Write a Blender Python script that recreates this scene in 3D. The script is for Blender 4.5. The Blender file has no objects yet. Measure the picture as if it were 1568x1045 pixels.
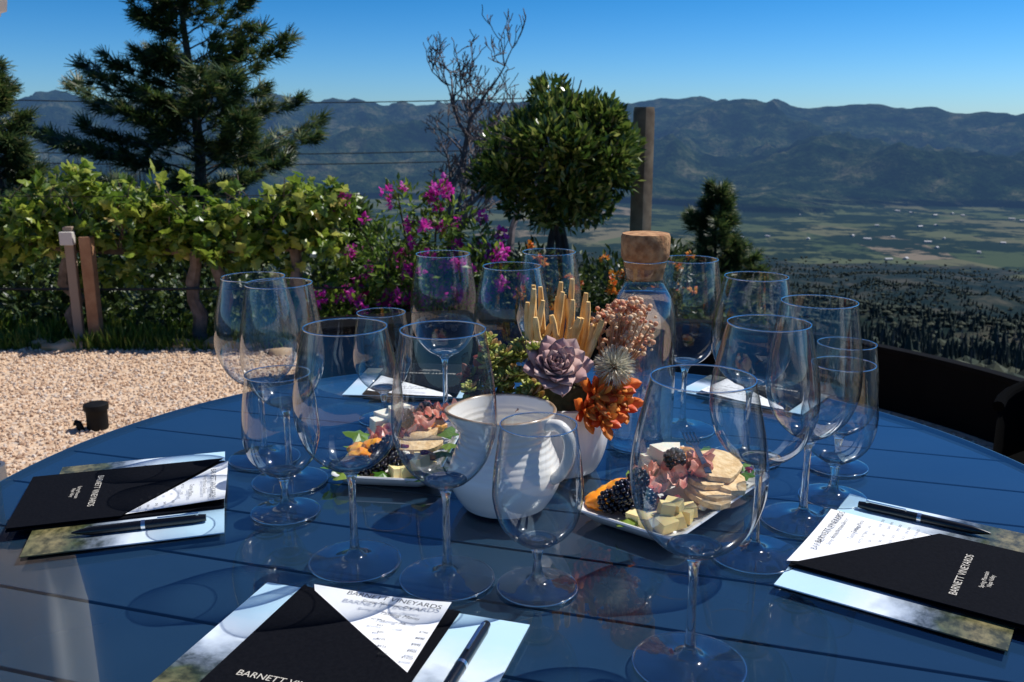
import bpy, bmesh, math, random
import numpy as np
from mathutils import Vector, Matrix, noise
rng=np.random.default_rng(7); random.seed(7)
rad=math.radians
scene=bpy.context.scene
# ------------------------------------------------------------------ materials
def mat(name):
    m=bpy.data.materials.new(name); m.use_nodes=True
    nt=m.node_tree; b=nt.nodes['Principled BSDF']; o=nt.nodes['Material Output']
    return m,nt,b,o
def N(nt,t,**k):
    n=nt.nodes.new(t)
    for a,v in k.items(): setattr(n,a,v)
    return n
def ramp(nt,src,cols):
    r=N(nt,'ShaderNodeValToRGB'); e=r.color_ramp.elements
    while len(e)<len(cols): e.new(0.5)
    for i,(p,c) in enumerate(cols): e[i].position=p; e[i].color=(*c,1)
    nt.links.new(src,r.inputs['Fac']); return r.outputs['Color']
def simple(name,col,rough=.5,col2=None,scale=20,bump=0,bscale=None,metal=0,spec=.5,coat=0,sss=0):
    m,nt,b,o=mat(name)
    b.inputs['Roughness'].default_value=rough; b.inputs['Metallic'].default_value=metal
    b.inputs['Specular IOR Level'].default_value=spec; b.inputs['Coat Weight'].default_value=coat
    b.inputs['Base Color'].default_value=(*col,1)
    tc=N(nt,'ShaderNodeTexCoord')
    if col2 is not None:
        n=N(nt,'ShaderNodeTexNoise'); n.inputs['Scale'].default_value=scale; n.inputs['Detail'].default_value=6
        nt.links.new(tc.outputs['Object'],n.inputs['Vector'])
        c=ramp(nt,n.outputs['Fac'],[(.35,col),(.65,col2)]); nt.links.new(c,b.inputs['Base Color'])
    if bump:
        n=N(nt,'ShaderNodeTexNoise'); n.inputs['Scale'].default_value=bscale or scale; n.inputs['Detail'].default_value=5
        nt.links.new(tc.outputs['Object'],n.inputs['Vector'])
        bp=N(nt,'ShaderNodeBump'); bp.inputs['Strength'].default_value=bump; bp.inputs['Distance'].default_value=.003
        nt.links.new(n.outputs['Fac'],bp.inputs['Height']); nt.links.new(bp.outputs['Normal'],b.inputs['Normal'])
    if sss: b.inputs['Subsurface Weight'].default_value=sss; b.inputs['Subsurface Scale'].default_value=.004
    return m
def leafmat(name,cols,trans=.35,rough=.45):
    m,nt,b,o=mat(name)
    g=N(nt,'ShaderNodeNewGeometry'); c=ramp(nt,g.outputs['Random Per Island'],cols)
    nt.links.new(c,b.inputs['Base Color']); b.inputs['Roughness'].default_value=rough
    if trans<.05: return m
    t=N(nt,'ShaderNodeBsdfTranslucent'); nt.links.new(c,t.inputs['Color'])
    mx=N(nt,'ShaderNodeMixShader'); mx.inputs[0].default_value=trans
    nt.links.new(b.outputs[0],mx.inputs[1]); nt.links.new(t.outputs[0],mx.inputs[2]); nt.links.new(mx.outputs[0],o.inputs[0])
    return m
def thin_glass(name,refl=.07,edge=(.40,.46,.50),pw=3.0,glint=.08,solid=0):
    m,nt,b,o=mat(name); nt.nodes.remove(b)
    lw=N(nt,'ShaderNodeLayerWeight'); lw.inputs['Blend'].default_value=.5
    p=N(nt,'ShaderNodeMath',operation='POWER'); p.inputs[1].default_value=pw; nt.links.new(lw.outputs['Facing'],p.inputs[0])
    ma=N(nt,'ShaderNodeMath',operation='MULTIPLY_ADD'); ma.inputs[1].default_value=.8; ma.inputs[2].default_value=refl; ma.use_clamp=True
    nt.links.new(p.outputs[0],ma.inputs[0])
    p2=N(nt,'ShaderNodeMath',operation='POWER'); p2.inputs[1].default_value=3.5; nt.links.new(lw.outputs['Facing'],p2.inputs[0])
    mc=N(nt,'ShaderNodeMix',data_type='RGBA'); mc.inputs[6].default_value=(.972,.98,.98,1); mc.inputs[7].default_value=(*edge,1)
    nt.links.new(p2.outputs[0],mc.inputs[0])
    t=N(nt,'ShaderNodeBsdfTransparent'); nt.links.new(mc.outputs[2],t.inputs['Color'])
    g=N(nt,'ShaderNodeBsdfGlossy'); g.inputs['Roughness'].default_value=.005
    g2=N(nt,'ShaderNodeBsdfGlossy'); g2.inputs['Roughness'].default_value=.13
    gx=N(nt,'ShaderNodeMixShader'); gx.inputs[0].default_value=glint; nt.links.new(g.outputs[0],gx.inputs[1]); nt.links.new(g2.outputs[0],gx.inputs[2])
    mx=N(nt,'ShaderNodeMixShader'); nt.links.new(ma.outputs[0],mx.inputs[0]); nt.links.new(t.outputs[0],mx.inputs[1]); nt.links.new(gx.outputs[0],mx.inputs[2])
    out=mx.outputs[0]
    if solid:
        gg=N(nt,'ShaderNodeBsdfGlass'); gg.inputs['IOR'].default_value=1.5; gg.inputs['Roughness'].default_value=0
        sx_=N(nt,'ShaderNodeMixShader'); sx_.inputs[0].default_value=solid; nt.links.new(out,sx_.inputs[1]); nt.links.new(gg.outputs[0],sx_.inputs[2]); out=sx_.outputs[0]
    nt.links.new(out,o.inputs[0]); return m
# ------------------------------------------------------------------ mesh helpers
def link(o,parent=None):
    scene.collection.objects.link(o)
    if parent: o.parent=parent
    return o
def empty(name,loc=(0,0,0)):
    e=bpy.data.objects.new(name,None); e.empty_display_size=.05; e.location=loc; return link(e)
class MB:
    def __init__(s): s.v=[];s.f=[];s.m=[]
    def add(s,v,f,mi=0,M=None):
        o=len(s.v)
        if M is not None: v=[M@Vector(p) for p in v]
        s.v+= [tuple(p) for p in v]; s.f+=[tuple(i+o for i in q) for q in f]; s.m+=[mi]*len(f)
    def lathe(s,prof,mi=0,seg=48,M=None,fn=None,cap0=False,cap1=False):
        v=[];f=[]
        for k,(r,z) in enumerate(prof):
            for i in range(seg):
                a=2*math.pi*i/seg; p=(r*math.cos(a),r*math.sin(a),z)
                if fn: p=fn(p,a,r,z)
                v.append(p)
        n=len(prof)
        for k in range(n-1):
            for i in range(seg):
                j=(i+1)%seg; f.append((k*seg+i,k*seg+j,(k+1)*seg+j,(k+1)*seg+i))
        if cap0: f.append(tuple(range(seg))[::-1])
        if cap1: f.append(tuple((n-1)*seg+i for i in range(seg)))
        s.add(v,f,mi,M)
    def tube(s,pts,rs,mi=0,seg=8,caps=True):
        pts=[Vector(p) for p in pts]; v=[];f=[]
        if not hasattr(rs,'__len__'): rs=[rs]*len(pts)
        up=Vector((0,0,1)); prev=None
        for k,p in enumerate(pts):
            t=(pts[min(k+1,len(pts)-1)]-pts[max(k-1,0)]).normalized()
            if prev is None:
                a=t.cross(up); 
                if a.length<.1: a=t.cross(Vector((1,0,0)))
            else: a=prev-t*prev.dot(t)
            a.normalize(); prev=a; b=t.cross(a)
            for i in range(seg):
                an=2*math.pi*i/seg; v.append(p+(a*math.cos(an)+b*math.sin(an))*rs[k])
        n=len(pts)
        for k in range(n-1):
            for i in range(seg):
                j=(i+1)%seg; f.append((k*seg+i,k*seg+j,(k+1)*seg+j,(k+1)*seg+i))
        if caps: f.append(tuple(range(seg))[::-1]); f.append(tuple((n-1)*seg+i for i in range(seg)))
        s.add(v,f,mi)
    def box(s,c,d,mi=0,M=None,jit=0):
        x,y,z=[q/2 for q in d]; v=[(c[0]+a*x+random.uniform(-jit,jit),c[1]+b*y+random.uniform(-jit,jit),c[2]+e*z+random.uniform(-jit,jit)*.5) for a in(-1,1) for b in(-1,1) for e in(-1,1)]
        s.add(v,[(0,1,3,2),(4,6,7,5),(0,4,5,1),(2,3,7,6),(0,2,6,4),(1,5,7,3)],mi,M)
    def blob(s,c,r,mi=0,amp=.12,fr=1.5,sub=3,M=None):
        bm=bmesh.new(); bmesh.ops.create_icosphere(bm,subdivisions=sub,radius=1)
        off=Vector((random.random()*50,random.random()*50,0)); v=[]
        for q in bm.verts:
            k=1+amp*noise.noise(q.co*fr+off)*2; v.append((c[0]+q.co.x*r[0]*k,c[1]+q.co.y*r[1]*k,c[2]+q.co.z*r[2]*k))
        f=[[w.index for w in q.verts] for q in bm.faces]; bm.free(); s.add(v,f,mi,M)
    def prism(s,poly,z0,z1,mi=0):
        n=len(poly); v=[(x,y,z0) for x,y in poly]+[(x,y,z1) for x,y in poly]
        f=[tuple(range(n))[::-1],tuple(range(n,2*n))]+[(i,(i+1)%n,n+(i+1)%n,n+i) for i in range(n)]
        s.add(v,f,mi)
    def make(s,name,mats,parent=None,smooth=True,bevel=0,M=None,sharp=35,bseg=2):
        me=bpy.data.meshes.new(name); me.from_pydata(s.v,[],s.f)
        for m in mats: me.materials.append(m)
        me.polygons.foreach_set('material_index',s.m)
        if smooth:
            me.polygons.foreach_set('use_smooth',[True]*len(s.f))
            try: me.set_sharp_from_angle(angle=rad(sharp))
            except Exception: pass
        me.update(); o=bpy.data.objects.new(name,me)
        if M is not None: o.matrix_world=M
        if bevel:
            b=o.modifiers.new('bev','BEVEL'); b.width=bevel; b.segments=bseg; b.limit_method='ANGLE'
        return link(o,parent)
def spline(pts,n=6):
    P=[Vector((p[0],p[1],p[2] if len(p)>2 else 0)) for p in pts]; out=[]
    for i in range(len(P)-1):
        p0=P[max(i-1,0)];p1=P[i];p2=P[i+1];p3=P[min(i+2,len(P)-1)]
        for k in range(n):
            t=k/n; out.append(.5*((2*p1)+(p2-p0)*t+(2*p0-5*p1+4*p2-p3)*t*t+(3*p1-p0-3*p2+p3)*t**3))
    out.append(P[-1]); return out
def prof(pts,n=6): return [(p.x,p.y) for p in spline(pts,n)]
def frames(D,flat=None):
    D=np.asarray(D,float); D/=np.linalg.norm(D,axis=1)[:,None]+1e-9
    r=rng.normal(size=D.shape) if flat is None else np.asarray(flat,float)
    Z=r-(r*D).sum(1)[:,None]*D; Z/=np.linalg.norm(Z,axis=1)[:,None]+1e-9
    X=np.cross(D,Z); return np.stack([X,D,Z],axis=2)
def inst(name,T,P,R,S,m,parent=None,smooth=False):
    Tv,Tf=T; Tv=np.asarray(Tv,float); P=np.asarray(P,float); n=len(P); k=len(Tv); S=np.asarray(S,float)
    if S.ndim==1: S=S[:,None].repeat(3,1)
    V=P[:,None,:]+np.einsum('nij,nkj->nki',R,Tv[None]*S[:,None,:])
    lt=np.array([len(f) for f in Tf]); li=np.concatenate([np.array(f) for f in Tf])
    me=bpy.data.meshes.new(name); me.vertices.add(n*k); me.vertices.foreach_set('co',V.astype(np.float32).ravel())
    L=(li[None]+(np.arange(n)*k)[:,None]).ravel(); me.loops.add(len(L)); me.loops.foreach_set('vertex_index',L.astype(np.int32))
    tot=np.tile(lt,n); st=np.concatenate([[0],np.cumsum(tot)[:-1]])
    me.polygons.add(len(tot)); me.polygons.foreach_set('loop_start',st.astype(np.int32)); me.polygons.foreach_set('loop_total',tot.astype(np.int32))
    me.polygons.foreach_set('use_smooth',np.full(len(tot),smooth)); me.materials.append(m)
    me.update(calc_edges=True); me.validate(); o=bpy.data.objects.new(name,me); return link(o,parent)
T_bay=([(0,0,0),(-.2,.5,.06),(0,1,0),(.2,.5,.06)],[(0,1,2),(0,2,3)])
_g=[(0,0),(-.35,-.08),(-.3,.2),(-.55,.4),(-.28,.55),(-.22,.8),(0,1.0),(.22,.8),(.28,.55),(.55,.4),(.3,.2),(.35,-.08)]
T_grape=([(0,.35,.1)]+[(x,y,-.05*abs(x)*3) for x,y in _g],[(0,i+1,(i+1)%12+1) for i in range(12)])
def T_spray(nb=9):
    v=[];f=[]
    for i in range(nb):
        a=-1.15+2.3*i/(nb-1); y0=.12*abs(math.cos(a)); L=.75+.25*math.cos(a); zz=.12*math.sin(i*2.3)
        dx,dy=math.sin(a),math.cos(a); w=.065
        b=len(v); v+=[(-dy*w,y0+dx*w*.5,0),(dy*w,y0-dx*w*.5,0),(dx*L+dy*w*.3,dy*L,zz),(dx*L-dy*w*.3,dy*L,zz)]; f.append((b,b+1,b+2,b+3))
    return v,f
T_blade=([(-.05,0,0),(.05,0,0),(.03,.6,.05),(0,1,.2),(-.03,.6,.05)],[(0,1,2,3,4)])
def T_ico(s=1):
    bm=bmesh.new(); bmesh.ops.create_icosphere(bm,subdivisions=s,radius=1)
    r=([tuple(v.co) for v in bm.verts],[[v.index for v in f.verts] for f in bm.faces]); bm.free(); return r
def rdir(n,up=0.):
    d=rng.normal(size=(n,3)); d/=np.linalg.norm(d,axis=1)[:,None]; d[:,2]+=up; return d
# ------------------------------------------------------------------ terrain
PR=[0,5.4,6.2,8,10,20,50,100,500,1000,2000,3000,3500,20000]
PZ=[0,-.01,-.15,-.8,-1.6,-4.9,-12.6,-25,-122,-213,-372,-462,-500,-500]
AZ=[-40,-28.4,-25.3,-23.6,-20.2,-17.4,-14.1,-11.8,-9.35,-7.6,-3.3,2.6,8.5,10.8,12.7,14.55,15.5,16.6,21,23,25.7,28.4,45]
TE=[.022,.0246,.0354,.0256,.0295,.0267,.035,.0274,.0322,.0244,.028,.028,.0276,.0308,.0273,.0238,.0296,.0216,.021,.019,.0156,.014,.02]
def sst(x,a,b):
    t=min(max((x-a)/(b-a),0),1); return t*t*(3-2*t)
def rid(x,y,s,o=5,seed=0.):
    a=1;t=0;n=0
    for i in range(o):
        q=1-abs(noise.noise(Vector((x/s+seed,y/s,seed+i*7.1))))*2.0; t+=a*q*q if q>0 else 0; n+=a; a*=.52; s*=.47
    return t/n
def hgt(x,y):
    r=math.hypot(x,y); az=math.degrees(math.atan2(x,y))
    rq=r*(1+.42*sst(az,5,22)*(1-sst(r,20,70))*(1-sst(az,60,90))) if r>3 else r
    z=float(np.interp(rq,PR,PZ))
    if r<6: return z
    if r>40 and r<4500:
        am=min(r*.03,48)*(1-sst(r,2600,3600)); z+=am*(noise.noise(Vector((x/300,y/300,1)))+.5*noise.noise(Vector((x/90,y/90,4))))
    if r<3000 and az<-13:
        z+=135*math.exp(-((r-750)/260)**2)*sst(-az,14,23)*(.9+.2*noise.noise(Vector((x/90,y/90,9))))
    if r>5300:
        f=noise.noise(Vector((x/1500,y/1500,2)))*1000
        t=min(max((r-6100-f*(1 if r<9500 else 0))/(10500-6100),0),1)
        crest=10500*float(np.interp(az,AZ,TE))
        rd=rid(x,y,2300,6); w=t**3
        fac=(.08+1.35*rd)*(1-w)+w*(.90+.12*rid(x,y,900,3,5.))
        H=(crest+500)
        if r<=10500: z=-500+H*(t**.58)*fac
        else: z=-500+H*(1-(r-10500)/4500*.7)*(.90+.12*rid(x,y,900,3,5.))
    return z
azs=list(np.arange(-38,38.01,.25))+list(np.arange(41,322,4.0))
rr=[1.5,3,3.6,4.2,4.8,5.4]+list(np.geomspace(6,3500,90))+list(np.linspace(3600,5800,20))+list(np.linspace(5860,11000,134))+[11600,12500,14500]
tv=[(0,0,-.012)]; tf=[]; na=len(azs)
for r in rr:
    for a in azs:
        x=r*math.sin(rad(a)); y=r*math.cos(rad(a)); tv.append((x,y,hgt(x,y)-.012))
for i in range(na): tf.append((0,1+(i+1)%na,1+i))
for k in range(len(rr)-1):
    for i in range(na):
        j=(i+1)%na; tf.append((1+k*na+i,1+k*na+j,1+(k+1)*na+j,1+(k+1)*na+i))
me=bpy.data.meshes.new('terrain'); me.from_pydata(tv,[],[t[::-1] for t in tf]); me.polygons.foreach_set('use_smooth',[True]*len(tf))
m,nt,b,o=mat('terrain_mat'); L=nt.links.new
g=N(nt,'ShaderNodeNewGeometry'); sep=N(nt,'ShaderNodeSeparateXYZ'); L(g.outputs['Position'],sep.inputs[0])
ln=N(nt,'ShaderNodeVectorMath',operation='LENGTH'); L(g.outputs['Position'],ln.inputs[0]); R_=ln.outputs['Value']
def mr(src,a,b_,c=0,d=1,sm=True):
    n=N(nt,'ShaderNodeMapRange'); 
    if sm: n.interpolation_type='SMOOTHSTEP'
    for i,v in enumerate((a,b_,c,d)): n.inputs[i+1].default_value=v
    L(src,n.inputs[0]); return n.outputs[0]
def nz(scale,det=8,rough=.6):
    n=N(nt,'ShaderNodeTexNoise'); n.inputs['Scale'].default_value=scale; n.inputs['Detail'].default_value=det; n.inputs['Roughness'].default_value=rough
    L(g.outputs['Position'],n.inputs['Vector']); return n.outputs['Fac']
def mixc(f,a,c,bt='MIX'):
    n=N(nt,'ShaderNodeMix',data_type='RGBA',blend_type=bt)
    if isinstance(f,float): n.inputs[0].default_value=f
    else: L(f,n.inputs[0])
    L(a,n.inputs[6]); L(c,n.inputs[7]); return n.outputs[2]
near=ramp(nt,nz(3),[(.35,(.02,.028,.010)),(.65,(.06,.05,.03))])
forest=ramp(nt,nz(.008,10,.7),[(.38,(.006,.013,.010)),(.5,(.014,.022,.015)),(.62,(.06,.056,.038))])
vo=N(nt,'ShaderNodeTexVoronoi'); vo.inputs['Scale'].default_value=1/300; 
mp=N(nt,'ShaderNodeMapping'); mp.inputs['Scale'].default_value=(1,.45,0); mp.inputs['Rotation'].default_value=(0,0,.5); L(g.outputs['Position'],mp.inputs[0]); L(mp.outputs[0],vo.inputs['Vector'])
sp=N(nt,'ShaderNodeSeparateColor'); L(vo.outputs['Color'],sp.inputs[0])
fields=ramp(nt,sp.outputs[0],[(0,(.05,.07,.03)),(.3,(.085,.10,.045)),(.55,(.12,.115,.06)),(.8,(.07,.085,.036)),(1,(.19,.15,.10))])
tp=ramp(nt,nz(1/300,9,.72),[(.46,(0,0,0)),(.51,(1,1,1))])
dk=N(nt,'ShaderNodeRGB'); dk.outputs[0].default_value=(.012,.023,.013,1)
valley=mixc(tp,fields,dk.outputs[0])
mount=ramp(nt,nz(1/380,13,.78),[(.41,(.004,.013,.006)),(.49,(.017,.036,.013)),(.55,(.05,.068,.026)),(.65,(.18,.165,.09))])
c=mixc(mr(R_,8,30),near,forest)
wob=N(nt,'ShaderNodeMath',operation='MULTIPLY_ADD'); L(nz(1/500,6,.7),wob.inputs[0]); wob.inputs[1].default_value=-1800; L(R_,wob.inputs[2])
c=mixc(mr(wob.outputs[0],2700,2800),c,valley)
f2=mr(sep.outputs[2],-494,-450); f3=mr(R_,5300,5600); mul=N(nt,'ShaderNodeMath',operation='MULTIPLY'); L(f2,mul.inputs[0]); L(f3,mul.inputs[1])
c=mixc(mul.outputs[0],c,mount); L(c,b.inputs['Base Color']); b.inputs['Roughness'].default_value=1; b.inputs['Specular IOR Level'].default_value=0
bp=N(nt,'ShaderNodeBump'); bp.inputs['Strength'].default_value=1; bp.inputs['Distance'].default_value=420; hm=N(nt,'ShaderNodeMath',operation='MULTIPLY'); L(nz(1/700,12,.64),hm.inputs[0]); L(mul.outputs[0],hm.inputs[1]); L(hm.outputs[0],bp.inputs['Height']); L(bp.outputs[0],b.inputs['Normal'])
em=N(nt,'ShaderNodeEmission'); em.inputs[0].default_value=(.085,.185,.39,1); em.inputs[1].default_value=1  # aerial haze painted into the terrain as a blue glow, stronger with distance
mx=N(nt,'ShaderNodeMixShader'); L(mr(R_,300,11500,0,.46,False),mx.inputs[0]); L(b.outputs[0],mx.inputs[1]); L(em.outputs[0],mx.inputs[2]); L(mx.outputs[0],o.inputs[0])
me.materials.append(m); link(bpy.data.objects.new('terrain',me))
# distant forest
T_con=([],[])
for (z0,z1,r_) in ((.08,.50,.20),(.30,.75,.15),(.55,1,.09)):
    k=len(T_con[0]); T_con[0].extend([(r_*(1+.25*math.sin(a*2.6+z0*9))*math.cos(a*math.pi/4+z0),r_*math.sin(a*math.pi/4+z0),z0+.05*math.sin(a*3.1)) for a in range(8)]+[(0,0,z1)])
    T_con[1].extend([(k+i,k+(i+1)%8,k+8) for i in range(8)])
T_dec=T_ico(1); T_dec=([(x*.42*(1+.3*math.sin(y*7+z*5)),y*.42*(1+.3*math.cos(x*6)),.45+z*.45) for x,y,z in T_dec[0]],T_dec[1])
T_dead=([],[])
def dl(p,q,w):
    k=len(T_dead[0]); T_dead[0].extend([(p[0]-w,p[1],p[2]),(p[0]+w,p[1],p[2]),(q[0]+w*.3,q[1],q[2]),(q[0]-w*.3,q[1],q[2])]); T_dead[1].append((k,k+1,k+2,k+3))
dl((0,0,0),(0,0,1),.016)
for i in range(10): z=.30+i*.065; s=(-1)**i; dl((0,0,z),(s*(.13-.009*i),0,z+.05),.008)
def forest(name,T,n,r0,r1,a0,a1,h0,h1,m,cut=-.15,wd=(.9,1.7)):
    P=[];S=[]
    while len(P)<n:
        r=math.exp(random.uniform(math.log(r0),math.log(r1))); a=rad(random.uniform(a0,a1)); x=r*math.sin(a); y=r*math.cos(a)
        if noise.noise(Vector((x/190,y/190,0)))+.5*noise.noise(Vector((x/60,y/60,3)))+random.uniform(-.18,.18)<cut: continue
        P.append((x,y,hgt(x,y)-.5)); s=random.uniform(h0,h1)*random.uniform(.55,1.15); S.append((s*random.uniform(*wd),s*random.uniform(*wd),s))
    a=rng.uniform(-.6,.6,len(P)); R=np.zeros((len(P),3,3)); R[:,0,0]=np.cos(a);R[:,0,1]=-np.sin(a);R[:,1,0]=np.sin(a);R[:,1,1]=np.cos(a);R[:,2,2]=1
    return inst(name,T,P,R,np.array(S),m)
mf=leafmat('forest_mat',[(0,(.007,.020,.015)),(.6,(.015,.033,.022)),(1,(.034,.050,.033))],0,.95)
md=leafmat('dead_mat',[(0,(.07,.065,.065)),(1,(.16,.14,.135))],0,.9)
forest('distant_forest',T_con,17000,390,3500,-10,34,8,15,mf,-.12)
forest('distant_oak_woodland',T_dec,13000,370,3700,-10,34,6,10,leafmat('wood_mat',[(0,(.010,.022,.014)),(.6,(.024,.038,.020)),(1,(.055,.062,.034))],0,.95),-.28)
forest('distant_burnt_trees',T_dead,1500,380,1100,2,36,10,16,md,-.3)
forest('hillside_burnt_trees',T_dead,2600,480,850,-36,-12,12,20,leafmat('dead2',[(0,(.06,.045,.04)),(1,(.14,.10,.08))],0,.9),-.4)
mb=MB()
for i in range(34):
    r=random.choice([random.uniform(3700,4700),random.uniform(5000,6000)]); a=rad(random.uniform(12,32)); x=r*math.sin(a);y=r*math.cos(a); w=random.uniform(12,34);d=random.uniform(10,16);h=5
    M=Matrix.Translation((x,y,hgt(x,y)))@Matrix.Rotation(random.uniform(0,3),4,'Z')
    mb.box((0,0,h/2),(w,d,h),0,M); mb.add([(-w/2,-d/2-1,h),(w/2,-d/2-1,h),(w/2,d/2+1,h),(-w/2,d/2+1,h),(-w/2,0,h+4),(w/2,0,h+4)],[(0,1,5,4),(2,3,4,5),(1,2,5),(3,0,4)],1,M)
mb.make('valley_farm_buildings',[simple('farm_wall',(.45,.42,.38),.9),simple('farm_roof',(.4,.4,.4),.8)],smooth=False)
# ------------------------------------------------------------------ terrace
gm,nt,b,o=mat('gravel_mat'); L=nt.links.new; tc=N(nt,'ShaderNodeTexCoord')
vo=N(nt,'ShaderNodeTexVoronoi'); vo.inputs['Scale'].default_value=70; L(tc.outputs['Object'],vo.inputs['Vector'])
sp=N(nt,'ShaderNodeSeparateColor'); L(vo.outputs['Color'],sp.inputs[0])
c=ramp(nt,sp.outputs[0],[(0,(.38,.24,.15)),(.4,(.60,.42,.27)),(.8,(.70,.52,.36)),(1,(.50,.42,.35))]); L(c,b.inputs['Base Color']); b.inputs['Roughness'].default_value=.9
bp=N(nt,'ShaderNodeBump'); bp.inputs['Strength'].default_value=.5; bp.inputs['Distance'].default_value=.006; bp.invert=True; L(vo.outputs['Distance'],bp.inputs['Height']); L(bp.outputs[0],b.inputs['Normal'])
mb=MB()
edge=[(-6,4.75),(-3,4.7),(-1.6,4.65),(-.9,4.5),(0,4.4),(1,4.15),(1.6,3.75),(1.95,3.2),(2.1,2.5),(2.1,0),(2.1,-4),(-6,-4)]
es=[(p.x,p.y) for p in spline(edge[:9],5)]+edge[9:]
mb.add([(x,y,.004) for x,y in es],[tuple(range(len(es)))[::-1]]); mb.make('gravel_ground',[gm],smooth=False)
n=15000; Y=rng.uniform(1.9,4.75,n*2); keep=rng.random(n*2)<Y/4.8; Y=Y[keep][:n]; X=Y*rng.uniform(-.63,-.16,len(Y))
n2=4000; Y2=rng.uniform(2.2,3.9,n2); X2=Y2*rng.uniform(.3,.62,n2); ok=(X2<1.75-(Y2-3.2)*.5); X=np.r_[X,X2[ok]];Y=np.r_[Y,Y2[ok]]
S=rng.uniform(.004,.010,(len(X),1))*rng.uniform(.6,1.3,(len(X),3)); S[:,2]*=.6
P=np.stack([X,Y,.005+S[:,2]*.4],1)
pm=leafmat('pebble_mat',[(0,(.40,.25,.16)),(.3,(.64,.44,.28)),(.7,(.76,.58,.41)),(.9,(.50,.41,.34)),(1,(.82,.71,.58))],0,.85)
inst('gravel_pebbles',T_ico(1),P,frames(rdir(len(P))),S,pm)
mb=MB()
rock=simple('rock_mat',(.42,.25,.11),.9,(.58,.42,.26),8,.6)
for x,y,s in((-2.35,4.72,.07),(-2.55,4.8,.05),(-1.75,4.72,.06),(-1.55,4.75,.08),(-1.2,4.6,.05),(-2.0,4.78,.045),(-2.45,4.7,.04),(-1.35,4.72,.05)): mb.blob((x,y,.01),(s*1.3,s,s*.6),0,.3,1.3,2)
mb.make('edging_rocks',[rock],sharp=60)
mb=MB(); path=spline([(-.95,4.0,0),(-.3,4.2,0),(.5,4.25,0),(1.1,4.08,0),(1.48,3.74,0),(1.80,3.22,0),(1.97,2.5,0),(2.0,1.6,0)],8); v=[];f=[]
for k,p in enumerate(path):
    t=(path[min(k+1,len(path)-1)]-path[max(k-1,0)]).normalized(); nn=Vector((-t.y,t.x,0))
    cw_=.20*(1-sst(p.x,-.2,.9))+.04
    for (w,z) in((0,0),(0,.245),(-.012,.248),(-.012,.268),(cw_,.268),(cw_,.248),(cw_-.01,.245),(cw_-.01,-.25)): v.append((p.x+nn.x*w,p.y+nn.y*w,z))
K=8
for k in range(len(path)-1):
    for i in range(K): j=(i+1)%K; f.append((k*K+i,(k+1)*K+i,(k+1)*K+j,k*K+j))
f.append(tuple(range(K))); f.append(tuple((len(path)-1)*K+i for i in range(K))[::-1]); mb.add(v,f)
mb.make('low_wall',[simple('wall_black',(.0022,.0022,.0026),.9,(.0035,.0035,.004),6,.1,spec=.08)],smooth=False,bevel=.003)
e=empty('path_light',(-1.62,3.4,.005)); mb=MB()
mb.lathe(prof([(.038,0),(.04,.01),(.04,.075),(.046,.078),(.046,.1),(.03,.104)],2)+[(.001,.105)],0,24)
mb.tube([(-.05,-.03,.0),(-.06,-.03,.03),(-.075,-.035,.035)],.013,0,10)
mb.make('housing',[simple('black_metal',(.005,.005,.005),.6,spec=.2)],e)
# ------------------------------------------------------------------ vegetation
bark=simple('bark',(.05,.038,.03),.95,(.13,.10,.08),12,.9)
barkr=simple('bark_weathered',(.10,.07,.05),.95,(.22,.16,.12),18,.9)
def tree_conifer(name,x,y,H,Rm,zb,seed,mleaf,dens=1.,gap=.0,spr=.17,bare=.12,pw=.8,zmin=0,step=(.014,.03)):
    random.seed(seed); e=empty(name,(x,y,zb)); mb=MB()
    tr=[(math.sin(k*1.3)*.03*H/6,math.cos(k)*.03*H/6,H*k/10) for k in range(11)]; mb.tube(tr,[.020*H*(1-k/10.6) for k in range(11)],0,9)
    P=[];D=[];S=[];Fl=[]
    z=bare*H; a=0
    while z<H*.985:
        t=z/H; Lm=Rm*(1-t)**pw*(.6+.4*min(1,t/.25))+.10; vis=1 if z>zmin else .35
        cl=random.uniform(.66,1.12)
        for b_ in range(random.choice([2,3,3])):
            if random.random()<gap: continue
            a+=2.39996+random.uniform(-.6,.6); L_=Lm*cl*random.uniform(.6,1.1); rise=random.uniform(.05,.30)+.55*t
            pts=[];n=9
            for k in range(n):
                s=k/(n-1); pts.append(Vector((math.cos(a+.15*math.sin(s*4))*L_*s,math.sin(a)*L_*s,z+L_*(rise*s-.5*s*s+.36*s**3))))
            mb.tube(pts,[.010*H/6*(1-k/n)*(.4+L_/Rm)+.003 for k in range(n)],0,5,False)
            cnt=int((14+62*L_)*dens*vis)
            for q in range(cnt):
                s=random.uniform(.12,1)**.75; i=min(int(s*(n-1)),n-2); fr=s*(n-1)-i; p=pts[i].lerp(pts[i+1],fr); d=(pts[i+1]-pts[i]).normalized()
                side=Vector((-d.y,d.x,0)).normalized()*random.choice((-1,1)); off=side*random.random()*.30*L_*(1.12-s)
                dd=(d*random.uniform(.4,1)+side*random.uniform(.2,1.)+Vector((0,0,random.uniform(-.45,.45)))).normalized()
                P.append(p+off+Vector((0,0,random.uniform(-.12,.04)))); D.append(dd); S.append(spr*random.uniform(.55,1.25)); Fl.append((random.gauss(0,.7),random.gauss(0,.7)-.3,1))
        z+=H*random.uniform(*step)
    mb.make('trunk',[bark],e); P=np.array([tuple(p) for p in P]); inst('foliage',T_spray(),P,frames(np.array([tuple(d) for d in D]),np.array(Fl)),np.array(S),mleaf,e)
fir=leafmat('fir_needles',[(0,(.020,.044,.015)),(.5,(.050,.095,.026)),(.85,(.13,.18,.045)),(1,(.24,.21,.08))],.38,.45)
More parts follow.
